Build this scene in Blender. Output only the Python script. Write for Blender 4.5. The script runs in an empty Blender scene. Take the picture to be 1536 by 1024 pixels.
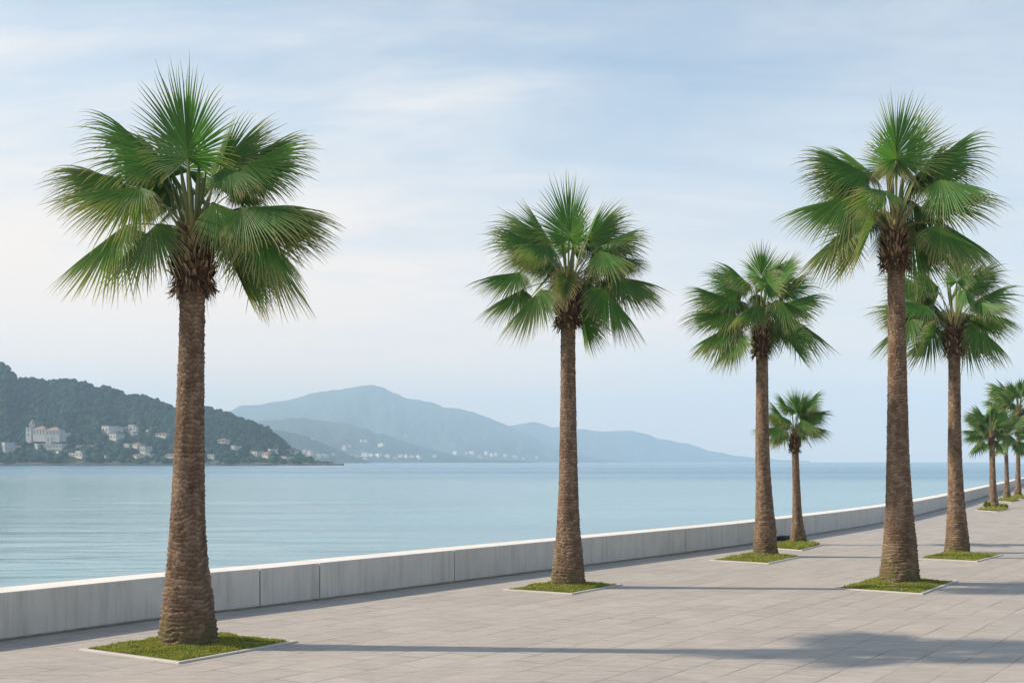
import bpy, math, random
from mathutils import Vector, Matrix, noise as mnoise

C = bpy.context.scene.collection
sc = bpy.context.scene
R = math.radians
FPX = 1800.0          # focal length in pixels of the 1536 px wide photograph
CAM_H = 2.0           # eye height above the promenade
HOR = 692.0           # row of the horizon
SEA = -0.6            # sea level
UP = Vector((0, 0, 1))

# ------------------------------------------------------------------ helpers
def ground(px, py):
    """pixel of the photograph -> point on the promenade"""
    D = FPX * CAM_H / (py - HOR)
    return Vector(((px - 768) / FPX * D, D, 0.0))

def at(px, py, D):
    return Vector(((px - 768) / FPX * D, D, CAM_H - (py - HOR) / FPX * D))

def fbm(x, y, z=0.0, oct=4):
    return mnoise.fractal(Vector((x, y, z)), 1.0, 2.0, oct, noise_basis='PERLIN_ORIGINAL')

def n1(x, y, z=0.0):
    return mnoise.noise(Vector((x, y, z)))

class MB:
    def __init__(s):
        s.v = []; s.f = []; s.c = []; s.m = []
    def vert(s, p, col=(0, 0, 0)):
        s.v.append((p[0], p[1], p[2])); s.c.append((col[0], col[1], col[2], 1.0)); return len(s.v) - 1
    def face(s, idx, mat=0):
        s.f.append(tuple(idx)); s.m.append(mat)
    def box(s, lo, hi, M=None, mat=0, col=(0, 0, 0)):
        ps = [Vector((x, y, z)) for z in (lo[2], hi[2]) for y in (lo[1], hi[1]) for x in (lo[0], hi[0])]
        if M is not None: ps = [M @ p for p in ps]
        b = [s.vert(p, col) for p in ps]
        for q in ((0, 2, 3, 1), (4, 5, 7, 6), (0, 1, 5, 4), (2, 6, 7, 3), (0, 4, 6, 2), (1, 3, 7, 5)):
            s.face([b[i] for i in q], mat)
    def build(s, name, mats, parent=None, smooth=False, loc=None):
        me = bpy.data.meshes.new(name)
        me.from_pydata(s.v, [], s.f)
        if not isinstance(mats, (list, tuple)): mats = [mats]
        for m in mats: me.materials.append(m)
        if len(mats) > 1: me.polygons.foreach_set('material_index', s.m)
        a = me.color_attributes.new('col', 'FLOAT_COLOR', 'POINT')
        a.data.foreach_set('color', [x for c in s.c for x in c])
        if smooth: me.polygons.foreach_set('use_smooth', [True] * len(me.polygons))
        me.update()
        o = bpy.data.objects.new(name, me); C.objects.link(o)
        if parent is not None: o.parent = parent
        if loc is not None: o.location = loc
        return o

def tag(o, label=None, cat=None, group=None, kind=None):
    if label: o['label'] = label
    if cat: o['category'] = cat
    if group: o['group'] = group
    if kind: o['kind'] = kind
    return o

def empty(name, loc, label=None, cat=None, group=None):
    o = bpy.data.objects.new(name, None); C.objects.link(o)
    o.location = loc; o.empty_display_size = 0.3
    return tag(o, label, cat, group)

# ------------------------------------------------------------------ materials
class NT:
    def __init__(s, name):
        s.mat = bpy.data.materials.new(name); s.mat.use_nodes = True
        s.t = s.mat.node_tree; s.t.nodes.clear()
        s.out = s.n('ShaderNodeOutputMaterial')
    def n(s, typ, **kw):
        nd = s.t.nodes.new(typ)
        for k, v in kw.items():
            if k.startswith('i_'):
                key = k[2:].replace('_', ' ')
                nd.inputs[key].default_value = v
            else: setattr(nd, k, v)
        return nd
    def l(s, a, b): s.t.links.new(a, b)
    def ramp(s, fac, stops, interp='LINEAR'):
        r = s.n('ShaderNodeValToRGB'); r.color_ramp.interpolation = interp
        el = r.color_ramp.elements
        while len(el) < len(stops): el.new(0.5)
        for e, (p, c) in zip(el, stops):
            e.position = p; e.color = (c[0], c[1], c[2], 1) if isinstance(c, (tuple, list)) else (c, c, c, 1)
        s.l(fac, r.inputs[0]); return r.outputs[0]
    def noise(s, vec, scale, detail=4, rough=0.55, dist=0.0):
        nd = s.n('ShaderNodeTexNoise'); nd.inputs['Scale'].default_value = scale
        nd.inputs['Detail'].default_value = detail; nd.inputs['Roughness'].default_value = rough
        nd.inputs['Distortion'].default_value = dist
        if vec is not None: s.l(vec, nd.inputs['Vector'])
        return nd.outputs['Fac']
    def mapping(s, vec, scale=(1, 1, 1), rot=(0, 0, 0), loc=(0, 0, 0)):
        m = s.n('ShaderNodeMapping'); m.inputs['Scale'].default_value = scale
        m.inputs['Rotation'].default_value = rot; m.inputs['Location'].default_value = loc
        s.l(vec, m.inputs['Vector']); return m.outputs[0]
    def mix(s, fac, a, b, mode='MIX'):
        m = s.n('ShaderNodeMix'); m.data_type = 'RGBA'; m.blend_type = mode; m.clamp_factor = True
        for v, sk in ((fac, 0), (a, 6), (b, 7)):
            if isinstance(v, (int, float)): m.inputs[sk].default_value = v if sk == 0 else (v, v, v, 1)
            elif isinstance(v, (tuple, list)): m.inputs[sk].default_value = (*v, 1)
            else: s.l(v, m.inputs[sk])
        return m.outputs[2]
    def math(s, op, a, b=None, clamp=False):
        m = s.n('ShaderNodeMath'); m.operation = op; m.use_clamp = clamp
        for i, v in enumerate((a, b)):
            if v is None: continue
            if isinstance(v, (int, float)): m.inputs[i].default_value = v
            else: s.l(v, m.inputs[i])
        return m.outputs[0]
    def bump(s, h, strength=0.5, dist=0.02, normal=None):
        b = s.n('ShaderNodeBump'); b.inputs['Strength'].default_value = strength
        b.inputs['Distance'].default_value = dist; s.l(h, b.inputs['Height'])
        if normal is not None: s.l(normal, b.inputs['Normal'])
        return b.outputs[0]
    def principled(s, col, rough=0.8, bump=None, spec=0.3, **kw):
        p = s.n('ShaderNodeBsdfPrincipled')
        if isinstance(col, (tuple, list)): p.inputs['Base Color'].default_value = (*col, 1)
        else: s.l(col, p.inputs['Base Color'])
        if isinstance(rough, (int, float)): p.inputs['Roughness'].default_value = rough
        else: s.l(rough, p.inputs['Roughness'])
        p.inputs['Specular IOR Level'].default_value = spec
        for k, v in kw.items(): p.inputs[k.replace('_', ' ')].default_value = v
        if bump is not None: s.l(bump, p.inputs['Normal'])
        return p
    def surf(s, sh): s.l(sh, s.out.inputs['Surface']); return s.mat
    def coord(s, which='Object'):
        return s.n('ShaderNodeTexCoord').outputs[which]
    def pos(s): return s.n('ShaderNodeNewGeometry').outputs['Position']
    def attr(s):
        a = s.n('ShaderNodeAttribute'); a.attribute_name = 'col'
        sep = s.n('ShaderNodeSeparateColor'); s.l(a.outputs['Color'], sep.inputs[0])
        return sep.outputs[0], sep.outputs[1], sep.outputs[2]

WALL_ANG = math.atan2(6.5, 4.76)          # direction of the sea wall in plan

def mat_paving():
    t = NT('paving_stone'); p = t.pos()
    wob = t.n('ShaderNodeTexNoise'); wob.inputs['Scale'].default_value = 1.6; wob.inputs['Detail'].default_value = 3
    t.l(p, wob.inputs['Vector'])
    off = t.n('ShaderNodeVectorMath', operation='MULTIPLY_ADD')
    t.l(wob.outputs['Color'], off.inputs[0]); off.inputs[1].default_value = (0.035, 0.035, 0); t.l(p, off.inputs[2])
    m = t.mapping(off.outputs[0], rot=(0, 0, -WALL_ANG - 0.04))
    br = t.n('ShaderNodeTexBrick'); t.l(m, br.inputs['Vector'])
    br.offset = 0.5; br.inputs['Scale'].default_value = 1.0
    br.inputs['Brick Width'].default_value = 0.84; br.inputs['Row Height'].default_value = 0.42
    br.inputs['Mortar Size'].default_value = 0.008; br.inputs['Mortar Smooth'].default_value = 0.3
    br.inputs['Bias'].default_value = 0.0
    br.inputs['Color1'].default_value = (0, 0, 0, 1); br.inputs['Color2'].default_value = (1, 1, 1, 1)
    br.inputs['Mortar'].default_value = (0.5, 0.5, 0.5, 1)
    stone = t.ramp(br.outputs['Color'], [(0, (0.440, 0.392, 0.345)), (0.5, (0.468, 0.416, 0.366)), (1, (0.496, 0.440, 0.386))])
    big = t.noise(t.mapping(p, scale=(0.35, 0.8, 1)), 0.9, 6, 0.65)
    stone = t.mix(t.ramp(big, [(0.3, 0.0), (0.75, 1.0)]), stone, t.mix(1.0, stone, (0.86, 0.86, 0.87), 'MULTIPLY'))
    stk = t.noise(t.mapping(p, scale=(1.1, 4.5, 1)), 2.2, 5, 0.65)
    stone = t.mix(t.ramp(stk, [(0.38, 0.0), (0.64, 0.95)]), stone, t.mix(1.0, stone, (0.80, 0.80, 0.81), 'MULTIPLY'))
    fine = t.noise(p, 55, 3, 0.7)
    stone = t.mix(t.ramp(fine, [(0.35, 0.0), (0.7, 0.35)]), stone, t.mix(1.0, stone, (0.82, 0.82, 0.82), 'MULTIPLY'))
    gap = t.ramp(t.noise(p, 0.75, 3, 0.6), [(0.38, 0.08), (0.62, 0.95)])
    col = t.mix(t.math('MULTIPLY', br.outputs['Fac'], gap), stone, (0.13, 0.12, 0.112))
    h = t.math('ADD', t.math('MULTIPLY', br.outputs['Fac'], -0.9), t.math('MULTIPLY', t.noise(p, 9, 5, 0.6), 0.9))
    h = t.math('ADD', h, t.math('MULTIPLY', br.outputs['Color'], 0.25))
    rough = t.ramp(t.noise(p, 3.0, 4, 0.6), [(0.3, 0.55), (0.7, 0.8)])
    return t.surf(t.principled(col, rough, t.bump(h, 0.55, 0.012), 0.35).outputs[0])

def mat_concrete(name, base, streak=True, seed=0.0):
    t = NT(name); p = t.pos()
    n_ = t.noise(t.mapping(p, loc=(seed, 0, 0)), 2.3, 6, 0.62)
    c1 = tuple(x * 0.86 for x in base)
    col = t.mix(t.ramp(n_, [(0.3, 0.0), (0.7, 1.0)]), base, c1)
    if streak:
        st = t.noise(t.mapping(p, scale=(5, 5, 0.35)), 2.0, 5, 0.65)
        col = t.mix(t.ramp(st, [(0.48, 0.0), (0.72, 0.75)]), col, t.mix(1.0, col, (0.72, 0.72, 0.69), 'MULTIPLY'))
    sp = t.noise(p, 38, 3, 0.7)
    col = t.mix(t.ramp(sp, [(0.62, 0.0), (0.75, 0.5)]), col, t.mix(1.0, col, (0.78, 0.78, 0.77), 'MULTIPLY'))
    h = t.math('ADD', t.noise(p, 14, 5, 0.6), t.math('MULTIPLY', t.noise(p, 90, 2), 0.4))
    return t.surf(t.principled(col, 0.82, t.bump(h, 0.35, 0.006), 0.25).outputs[0])

def mat_plain(name, col, rough=0.7, var=0.15, scale=6.0, bump=0.2, metal=0.0):
    t = NT(name); p = t.pos()
    n_ = t.noise(p, scale, 4, 0.6)
    c = t.mix(t.ramp(n_, [(0.3, 0.0), (0.7, 1.0)]), tuple(x * (1 - var) for x in col), tuple(min(1, x * (1 + var)) for x in col))
    return t.surf(t.principled(c, rough, t.bump(n_, bump, 0.01), 0.3, Metallic=metal).outputs[0])

def mat_bark():
    t = NT('palm_bark'); p = t.coord('Object'); a, b, c = t.attr()
    col = t.ramp(a, [(0.0, (0.070, 0.044, 0.030)), (0.5, (0.180, 0.124, 0.086)), (1.0, (0.34, 0.25, 0.18))])
    fib = t.noise(t.mapping(p, scale=(26, 26, 60)), 1.0, 4, 0.7)
    col = t.mix(t.ramp(fib, [(0.35, 0.55), (0.62, 0.0)]), col, t.mix(1.0, col, (0.52, 0.47, 0.43), 'MULTIPLY'))
    pt = t.noise(p, 3.2, 4, 0.6)
    col = t.mix(t.ramp(pt, [(0.5, 0.0), (0.72, 0.35)]), col, t.mix(0.6, col, (0.24, 0.20, 0.165)))
    moss = t.math('MULTIPLY', b, t.ramp(t.noise(p, 7, 4, 0.6), [(0.42, 0.0), (0.62, 1.0)]))
    col = t.mix(moss, col, (0.085, 0.095, 0.03))
    h = t.math('ADD', fib, t.math('MULTIPLY', t.noise(p, 38, 4, 0.7), 0.8))
    return t.surf(t.principled(col, 0.9, t.bump(h, 0.9, 0.014), 0.15).outputs[0])

def mat_husk():
    t = NT('palm_husk_fibre'); p = t.coord('Object'); a, b, c = t.attr()
    col = t.ramp(a, [(0.0, (0.055, 0.032, 0.022)), (0.5, (0.13, 0.078, 0.05)), (0.85, (0.24, 0.155, 0.095)), (1.0, (0.40, 0.31, 0.21))])
    f = t.noise(p, 55, 3, 0.7)
    col = t.mix(t.ramp(f, [(0.35, 0.6), (0.65, 0.0)]), col, t.mix(1.0, col, (0.5, 0.46, 0.42), 'MULTIPLY'))
    return t.surf(t.principled(col, 0.9, t.bump(f, 0.6, 0.01), 0.1).outputs[0])

def leaf_shader(t, col, trans=0.28, rough=0.5, tint=(1.35, 1.25, 0.6)):
    p = t.principled(col, rough, None, 0.3)
    tr = t.n('ShaderNodeBsdfTranslucent'); t.l(t.mix(1.0, col, tint, 'MULTIPLY'), tr.inputs['Color'])
    mx = t.n('ShaderNodeMixShader'); mx.inputs[0].default_value = trans
    t.l(p.outputs[0], mx.inputs[1]); t.l(tr.outputs[0], mx.inputs[2])
    return t.surf(mx.outputs[0])

def mat_frond():
    t = NT('palm_leaf'); s, dry, rnd = t.attr()
    g = t.ramp(s, [(0.0, (0.110, 0.230, 0.050)), (0.30, (0.068, 0.200, 0.044)), (0.58, (0.076, 0.195, 0.050)),
                   (0.80, (0.16, 0.24, 0.090)), (1.0, (0.44, 0.41, 0.25))])
    d = t.ramp(s, [(0.0, (0.13, 0.20, 0.055)), (0.35, (0.11, 0.18, 0.050)), (0.62, (0.26, 0.26, 0.12)), (1.0, (0.56, 0.47, 0.27))])
    col = t.mix(dry, g, d)
    v = t.ramp(rnd, [(0.0, 0.72), (1.0, 1.28)])
    col = t.mix(1.0, col, v, 'MULTIPLY')
    return leaf_shader(t, col, 0.42, 0.5)

def mat_petiole():
    t = NT('palm_petiole'); s, dry, rnd = t.attr()
    col = t.ramp(s, [(0.0, (0.21, 0.155, 0.085)), (0.35, (0.17, 0.175, 0.065)), (1.0, (0.085, 0.13, 0.038))])
    return t.surf(t.principled(col, 0.5, None, 0.3).outputs[0])

def mat_grass():
    t = NT('grass_blades'); s, r_, b = t.attr()
    col = t.ramp(r_, [(0.0, (0.10, 0.15, 0.022)), (0.5, (0.23, 0.27, 0.045)), (0.85, (0.33, 0.32, 0.085)), (1.0, (0.36, 0.30, 0.12))])
    col = t.mix(1.0, col, t.ramp(s, [(0.0, 0.75), (1.0, 1.2)]), 'MULTIPLY')
    return leaf_shader(t, col, 0.3, 0.6, (1.2, 1.2, 0.6))

def mat_canopy():
    t = NT('wood_canopy'); p = t.pos(); a, b, c = t.attr()
    col = t.ramp(a, [(0.0, (0.008, 0.040, 0.028)), (0.5, (0.016, 0.066, 0.038)), (0.85, (0.036, 0.085, 0.038)), (1.0, (0.07, 0.115, 0.05))])
    n_ = t.noise(p, 0.55, 3, 0.7)
    col = t.mix(t.ramp(n_, [(0.35, 0.5), (0.65, 0.0)]), col, t.mix(1.0, col, (0.5, 0.55, 0.5), 'MULTIPLY'))
    return t.surf(t.principled(col, 0.85, t.bump(n_, 1.0, 1.2), 0.1).outputs[0])

def mat_hill(name, a, b, scale, bs=1.0, bd=6.0):
    t = NT(name); p = t.pos()
    n_ = t.noise(p, scale, 6, 0.65)
    n2 = t.noise(p, scale * 7, 4, 0.7)
    col = t.mix(t.ramp(n_, [(0.35, 0.0), (0.65, 1.0)]), a, b)
    col = t.mix(t.ramp(n2, [(0.35, 0.55), (0.6, 0.0)]), col, t.mix(1.0, col, (0.55, 0.58, 0.55), 'MULTIPLY'))
    return t.surf(t.principled(col, 0.95, t.bump(n2, bs, bd), 0.05).outputs[0])

def mat_water():
    t = NT('sea_water'); p = t.pos()
    sep = t.n('ShaderNodeSeparateXYZ'); t.l(p, sep.inputs[0])
    # breeze: ruffled farther out in the open bay, glassy near the hill
    w3 = t.noise(t.mapping(p, scale=(0.06, 0.22, 1), rot=(0, 0, 0.1)), 1.0, 3, 0.5)
    w1 = t.noise(t.mapping(p, scale=(0.5, 1.9, 1), rot=(0, 0, 0.06)), 1.0, 4, 0.55, 0.6)
    w2 = t.noise(t.mapping(p, scale=(1.6, 5.1, 1), rot=(0, 0, -0.12)), 1.0, 4, 0.6, 0.4)
    open_ = t.ramp(t.math('DIVIDE', t.math('ADD', sep.outputs[1], t.math('MULTIPLY', sep.outputs[0], 0.5)), 1000.0), [(0.10, 0.0), (0.28, 1.0)])
    band = t.ramp(t.noise(t.mapping(p, scale=(0.0008, 0.011, 1), loc=(2.0, 0.7, 0)), 1.0, 3, 0.55), [(0.38, 0.25), (0.62, 1.0)])
    breeze = t.math('MULTIPLY', open_, band)
    h = t.math('ADD', t.math('MULTIPLY', w1, 0.8), t.math('MULTIPLY', w2, 0.35))
    h = t.math('MULTIPLY', h, t.math('ADD', 0.22, t.math('MULTIPLY', breeze, 2.4)))
    bp = t.bump(h, 1.0, 0.085)
    col = t.mix(t.ramp(w3, [(0.35, 0.0), (0.65, 1.0)]), (0.048, 0.208, 0.262), (0.098, 0.288, 0.338))
    col = t.mix(breeze, col, (0.015, 0.15, 0.30))  # deeper blue painted in where the far band mirrors less sky
    rough = t.ramp(breeze, [(0.0, 0.16), (1.0, 0.24)])
    pr = t.principled(col, rough, bp, 0.5)
    pr.inputs['IOR'].default_value = 1.55
    return t.surf(pr.outputs[0])

M = dict(
    paving=mat_paving(),
    wall=mat_concrete('wall_concrete', (0.61, 0.60, 0.565)),
    coping=mat_concrete('coping_concrete', (0.78, 0.73, 0.675), streak=False, seed=4.0),
    kerb=mat_concrete('edging_stone', (0.52, 0.49, 0.46), streak=False, seed=9.0),
    soil=mat_plain('turf_soil', (0.13, 0.14, 0.05), 0.95, 0.35, 14, 0.8),
    bark=mat_bark(), husk=mat_husk(), leaf=mat_frond(), petiole=mat_petiole(), grass=mat_grass(),
    canopy=mat_canopy(), water=mat_water(),
    seabed=mat_plain('quay_stone', (0.24, 0.23, 0.21), 0.9, 0.2, 1.5),
    hill=mat_hill('wooded_ground', (0.020, 0.045, 0.022), (0.040, 0.068, 0.032), 0.02, 0.5, 1.0),
    ridge=mat_hill('ridge_wood', (0.026, 0.055, 0.030), (0.048, 0.080, 0.040), 0.010, 1.0, 5.0),
    mount=mat_hill('mountain_wood', (0.024, 0.050, 0.036), (0.046, 0.075, 0.048), 0.006, 1.0, 7.0),
    shore=mat_hill('shore_rock', (0.17, 0.165, 0.14), (0.05, 0.065, 0.05), 0.12, 0.6, 0.8),
    h_white=mat_plain('house_white', (0.56, 0.53, 0.48), 0.85, 0.08, 0.4, 0.1),
    h_cream=mat_plain('house_cream', (0.60, 0.51, 0.40), 0.85, 0.08, 0.4, 0.1),
    h_pink=mat_plain('house_pink', (0.60, 0.43, 0.35), 0.85, 0.08, 0.4, 0.1),
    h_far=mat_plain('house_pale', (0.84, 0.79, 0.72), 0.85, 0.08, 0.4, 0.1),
    h_grey=mat_plain('house_grey', (0.45, 0.45, 0.43), 0.85, 0.08, 0.4, 0.1),
    r_tile=mat_plain('roof_tile', (0.33, 0.19, 0.13), 0.9, 0.15, 0.6, 0.2),
    r_grey=mat_plain('roof_slate', (0.40, 0.38, 0.36), 0.9, 0.12, 0.6, 0.2),
    pane=mat_plain('window_dark', (0.13, 0.145, 0.155), 0.25, 0.1, 1.0, 0.0),
    iron=mat_plain('dark_iron', (0.028, 0.028, 0.028), 0.6, 0.2, 20, 0.2),
)

# ------------------------------------------------------------------ sea wall course
base_px = [(0, 961), (238, 928.5), (390, 910.8), (479.5, 899.3), (682, 873), (1027.7, 829.2), (1130.6, 815.2), (1325.5, 783.5),
           (1422, 761), (1484, 742.5), (1536, 726.3)]
WP = [ground(*p) for p in base_px]
d0 = (WP[0] - WP[2]).normalized()
WP = [WP[0] + d0 * k for k in (26, 13, 5)] + WP
d1 = (WP[-1] - WP[-2]).normalized()
WP = WP + [WP[-1] + d1 * 40, WP[-1] + d1 * 90]
def catmull(P, n=14):
    out = []
    for i in range(len(P) - 1):
        a, b, c, d = P[max(i - 1, 0)], P[i], P[i + 1], P[min(i + 2, len(P) - 1)]
        k0, k3 = (c - a) * 0.5, (d - b) * 0.5
        lim = (c - b).length
        if i > 0 and (b - a).length > 1e-6: k0 = k0.normalized() * lim
        if (d - c).length > 1e-6: k3 = k3.normalized() * lim
        for j in range(n):
            t = j / n; t2, t3 = t * t, t * t * t
            out.append(b * (2 * t3 - 3 * t2 + 1) + k0 * (t3 - 2 * t2 + t) + c * (3 * t2 - 2 * t3) + k3 * (t3 - t2))
    out.append(P[-1].copy()); return out
course = catmull(WP)
WALL_H, WALL_T = 0.53, 0.56
def nrm(i):
    a, b = course[max(i - 1, 0)], course[min(i + 1, len(course) - 1)]
    d = (b - a).normalized(); return Vector((-d.y, d.x, 0))      # towards the sea
lens = [0.0]
for i in range(1, len(course)): lens.append(lens[-1] + (course[i] - course[i - 1]).length)
def at_len(s):
    s = min(max(s, 0), lens[-1])
    for i in range(1, len(course)):
        if lens[i] >= s:
            t = (s - lens[i - 1]) / max(lens[i] - lens[i - 1], 1e-9)
            return course[i - 1].lerp(course[i], t), nrm(i - 1).lerp(nrm(i), t).normalized()
    return course[-1], nrm(len(course) - 1)
def len_of(p):
    k = min(range(len(course)), key=lambda i: (course[i] - p).length); return lens[k]

# ------------------------------------------------------------------ promenade, quay, sea
def build_ground():
    m = MB()
    pts = [(c.x, c.y, 0) for c in course]
    last = course[-1]; first = course[0]
    pts += [(last.x + 90, last.y - 10, 0), (last.x + 90, 60, 0), (95, -60, 0), (first.x - 14, -60, 0), (first.x - 14, first.y - 12, 0)]
    m.face([m.vert(p) for p in reversed(pts)])
    o = m.build('promenade', M['paving']); tag(o, kind='structure')
    if o.data.polygons[0].normal.z < 0: o.data.flip_normals()
build_ground()

def build_quay():
    m = MB(); N = len(course); rows = []
    for i, c in enumerate(course):
        n = nrm(i)
        p = c + n * (WALL_T - 0.02)
        rows.append((m.vert((p.x, p.y, -0.004)), m.vert((p.x, p.y, -3.0)), m.vert((c.x, c.y, -0.004))))
    for i in range(N - 1):
        m.face((rows[i][0], rows[i][1], rows[i + 1][1], rows[i + 1][0]))
        m.face((rows[i][2], rows[i][0], rows[i + 1][0], rows[i + 1][2]))
    tag(m.build('quay_edge', M['seabed']), kind='structure')
build_quay()

def build_sea():
    m = MB(); rows = []; D = 9.0; Ds = []
    while D < 700: Ds.append(D); D *= 1.0068
    NX = 330
    for D in Ds:
        sp = D * 0.0068; row = []
        for i in range(NX + 1):
            k = -0.72 + 1.62 * i / NX
            x = k * D
            z = 0.0
            calm = 0.45 + 0.75 * max(0, min(1, 0.5 + 1.2 * n1(x * .018 + 3, D * .035)))
            calm *= 1.25 if x < -0.1 * D else (0.75 if x < 0.15 * D else 0.5)
            for lx, ly, am in ((.05, .22, .065), (.12, .70, .070), (.33, 1.6, .044)):
                f = 1.0 / (1.0 + (sp * ly * 2.6) ** 2)
                if f < 0.05: continue
                q = n1(x * lx + .05 * D * ly, D * ly - x * lx * .25, lx * 9)
                z += am * f * (1 - 2 * abs(q)) * .5 * calm
            row.append(m.vert((x, D, SEA + z * min(1, 700 / D - 1) * (1 if D < 60 else max(.25, 1 - (D - 60) / 120)) - .02)))
        rows.append(row)
    for a, b in zip(rows, rows[1:]):
        for i in range(NX): m.face((a[i], a[i + 1], b[i + 1], b[i]))
    # open water all round the fine sheet
    Dn = Ds[-1]; o0 = rows[-1][0]; o1 = rows[-1][-1]; k0, k1 = -0.72, 0.90
    f0 = m.vert((-6000, 6600, SEA - .02)); f1 = m.vert((6000, 6600, SEA - .02))
    b0 = m.vert((-6000, -300, SEA - .02)); b1 = m.vert((6000, -300, SEA - .02)); c = m.vert((0, -300, SEA - .02))
    m.face([o0] + rows[-1][1:] + [f1, f0])
    m.face([f0, b0, c, rows[0][0]] + [r[0] for r in rows[1:]])
    m.face([f1] + [r[-1] for r in reversed(rows)] + [c, b1])
    m.face([c] + list(reversed(rows[0])))
    o = m.build('sea', M['water'], smooth=True); tag(o, kind='structure')
build_sea()

# ------------------------------------------------------------------ sea wall of cast panels
wall = empty('sea_wall', (course[20].x, course[20].y, 0), 'low pale concrete wall of long cast panels along the water side of the promenade', 'wall')
joints = [0.0]
s0 = len_of(ground(390, 910.8)); s1 = len_of(ground(479.5, 899.3)); s2 = len_of(ground(682, 873)); s3 = len_of(ground(1027.7, 829.2))
s = s0 - 5.4
pre = []
while s > 0.5: pre.append(s); s -= 5.4
joints += sorted(pre) + [s0, s1, s2, s3]
s = s3 + 7.6
while s < lens[-1] - 3: joints.append(s); s += 7.6
joints.append(lens[-1])
wr = random.Random(5)
for k in range(len(joints) - 1):
    a_, b_ = joints[k] + 0.011, joints[k + 1] - 0.011
    n_ = max(2, int((b_ - a_) / 0.8))
    dz = wr.uniform(-0.002, 0.002)
    org = wall.location
    body = MB(); cop = MB()
    def loft(mb, prof):
        rings = []
        for q in range(n_ + 1):
            p, n = at_len(a_ + (b_ - a_) * q / n_)
            rings.append([mb.vert(p + n * u + Vector((0, 0, z)) - org) for u, z in prof])
        L = len(prof)
        for q in range(n_):
            for j in range(L):
                j2 = (j + 1) % L
                mb.face((rings[q][j], rings[q + 1][j], rings[q + 1][j2], rings[q][j2]))
        mb.face(list(reversed(rings[0]))); mb.face(rings[-1])
    t_ = WALL_T
    H = WALL_H + dz
    loft(body, [(0.06, 0.0), (0.06, 0.022), (0.0, 0.026), (0.0, H - 0.012), (0.010, H - 0.002), (t_ - 0.012, H - 0.002), (t_, H - 0.014), (t_, -1.2), (0.05, -1.2)])
    o = body.build('wall_panel', M['wall'], wall)
    loft(cop, [(0.012, H - 0.001), (0.018, H + 0.004), (t_ - 0.02, H + 0.004), (t_ - 0.014, H - 0.001)])
    cop.build('wall_coping', M['coping'], o)

# ------------------------------------------------------------------ palms
LIM = (mnoise.noise)
def trunk_mesh(P, r0, r1, zt, rng, detail, moss):
    """P: list of centre points bottom..top (local), r0 base radius, r1 top radius"""
    prof = [(0, 1.0), (.05, .84), (.11, .68), (.19, .48), (.27, .35), (.36, .26), (.52, .15), (.7, .06), (1.0, 0.0)]
    def f(t):
        for (a, x), (b, y) in zip(prof, prof[1:]):
            if t <= b: return x + (y - x) * (t - a) / (b - a)
        return 0.0
    def centre(t):
        t = t * (len(P) - 1); i = min(int(t), len(P) - 2); return P[i].lerp(P[i + 1], t - i)
    na = 84 if detail == 2 else (48 if detail == 1 else 22)
    dz = 0.008 if detail == 2 else (0.0125 if detail == 1 else 0.045)
    nz = int(zt / dz); off = rng.uniform(0, 100)
    m = MB(); prev = None
    per = 0.050
    for j in range(nz + 1):
        t = j / nz; c = centre(t); z = t * zt
        r = r1 + (r0 - r1) * f(t)
        row = []
        rough = 0.65 + 0.9 * max(0, 1 - t * 3.2)
        for i in range(na):
            an = 2 * math.pi * i / na; ca, sa = math.cos(an), math.sin(an)
            zz = z + 0.040 * n1(ca * 1.6 + off, sa * 1.6, z * 2.5) + 0.022 * n1(ca * 6 + off, sa * 6, z * 9) + 0.008 * math.sin(an * 2 + z * 4)
            q = zz / per; k = math.floor(q); fr = q - k
            # plates round each ring, broken by vertical cracks
            np_ = 11 + (int(k) * 7 % 6); pa = an / (2 * math.pi) * np_ + (k * 0.618 % 1) * 3 + 0.35 * n1(ca * 3, sa * 3, z * 14 + off)
            pk = math.floor(pa); pf = pa - pk
            h1 = math.sin(k * 12.9898 + (pk % np_) * 78.233 + off) * 43758.5453; h1 -= math.floor(h1)
            lip = (0.25 + 0.75 * fr ** 1.2) * (1 - max(0, fr - 0.90) / 0.10 * .6)
            crack = min(1.0, min(pf, 1 - pf) / 0.09)
            d = 0.024 * rough * lip * (0.55 + 0.75 * h1) * (0.55 + 0.45 * crack)
            d += 0.007 * rough * n1(ca * 7 * r * 6, sa * 7 * r * 6, z * 16 + off) + 0.006 * n1(ca * 20 * r * 6, sa * 20 * r * 6, z * 45 + off)
            d += 0.035 * f(t) ** 2 * n1(ca * 1.7 + off, sa * 1.7, z * 1.5)
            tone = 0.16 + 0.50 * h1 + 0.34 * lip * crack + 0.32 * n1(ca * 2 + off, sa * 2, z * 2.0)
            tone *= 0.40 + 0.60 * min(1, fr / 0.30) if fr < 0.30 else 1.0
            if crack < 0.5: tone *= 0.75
            row.append(m.vert((c.x + ca * (r - 0.017 + d), c.y + sa * (r - 0.017 + d), c.z),
                              (min(1, max(0, tone)), max(0, 1 - z / moss) if moss else 0, 0)))
        if prev:
            for i in range(na):
                i2 = (i + 1) % na; m.face((prev[i], prev[i2], row[i2], row[i]))
        prev = row
    return m

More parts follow.
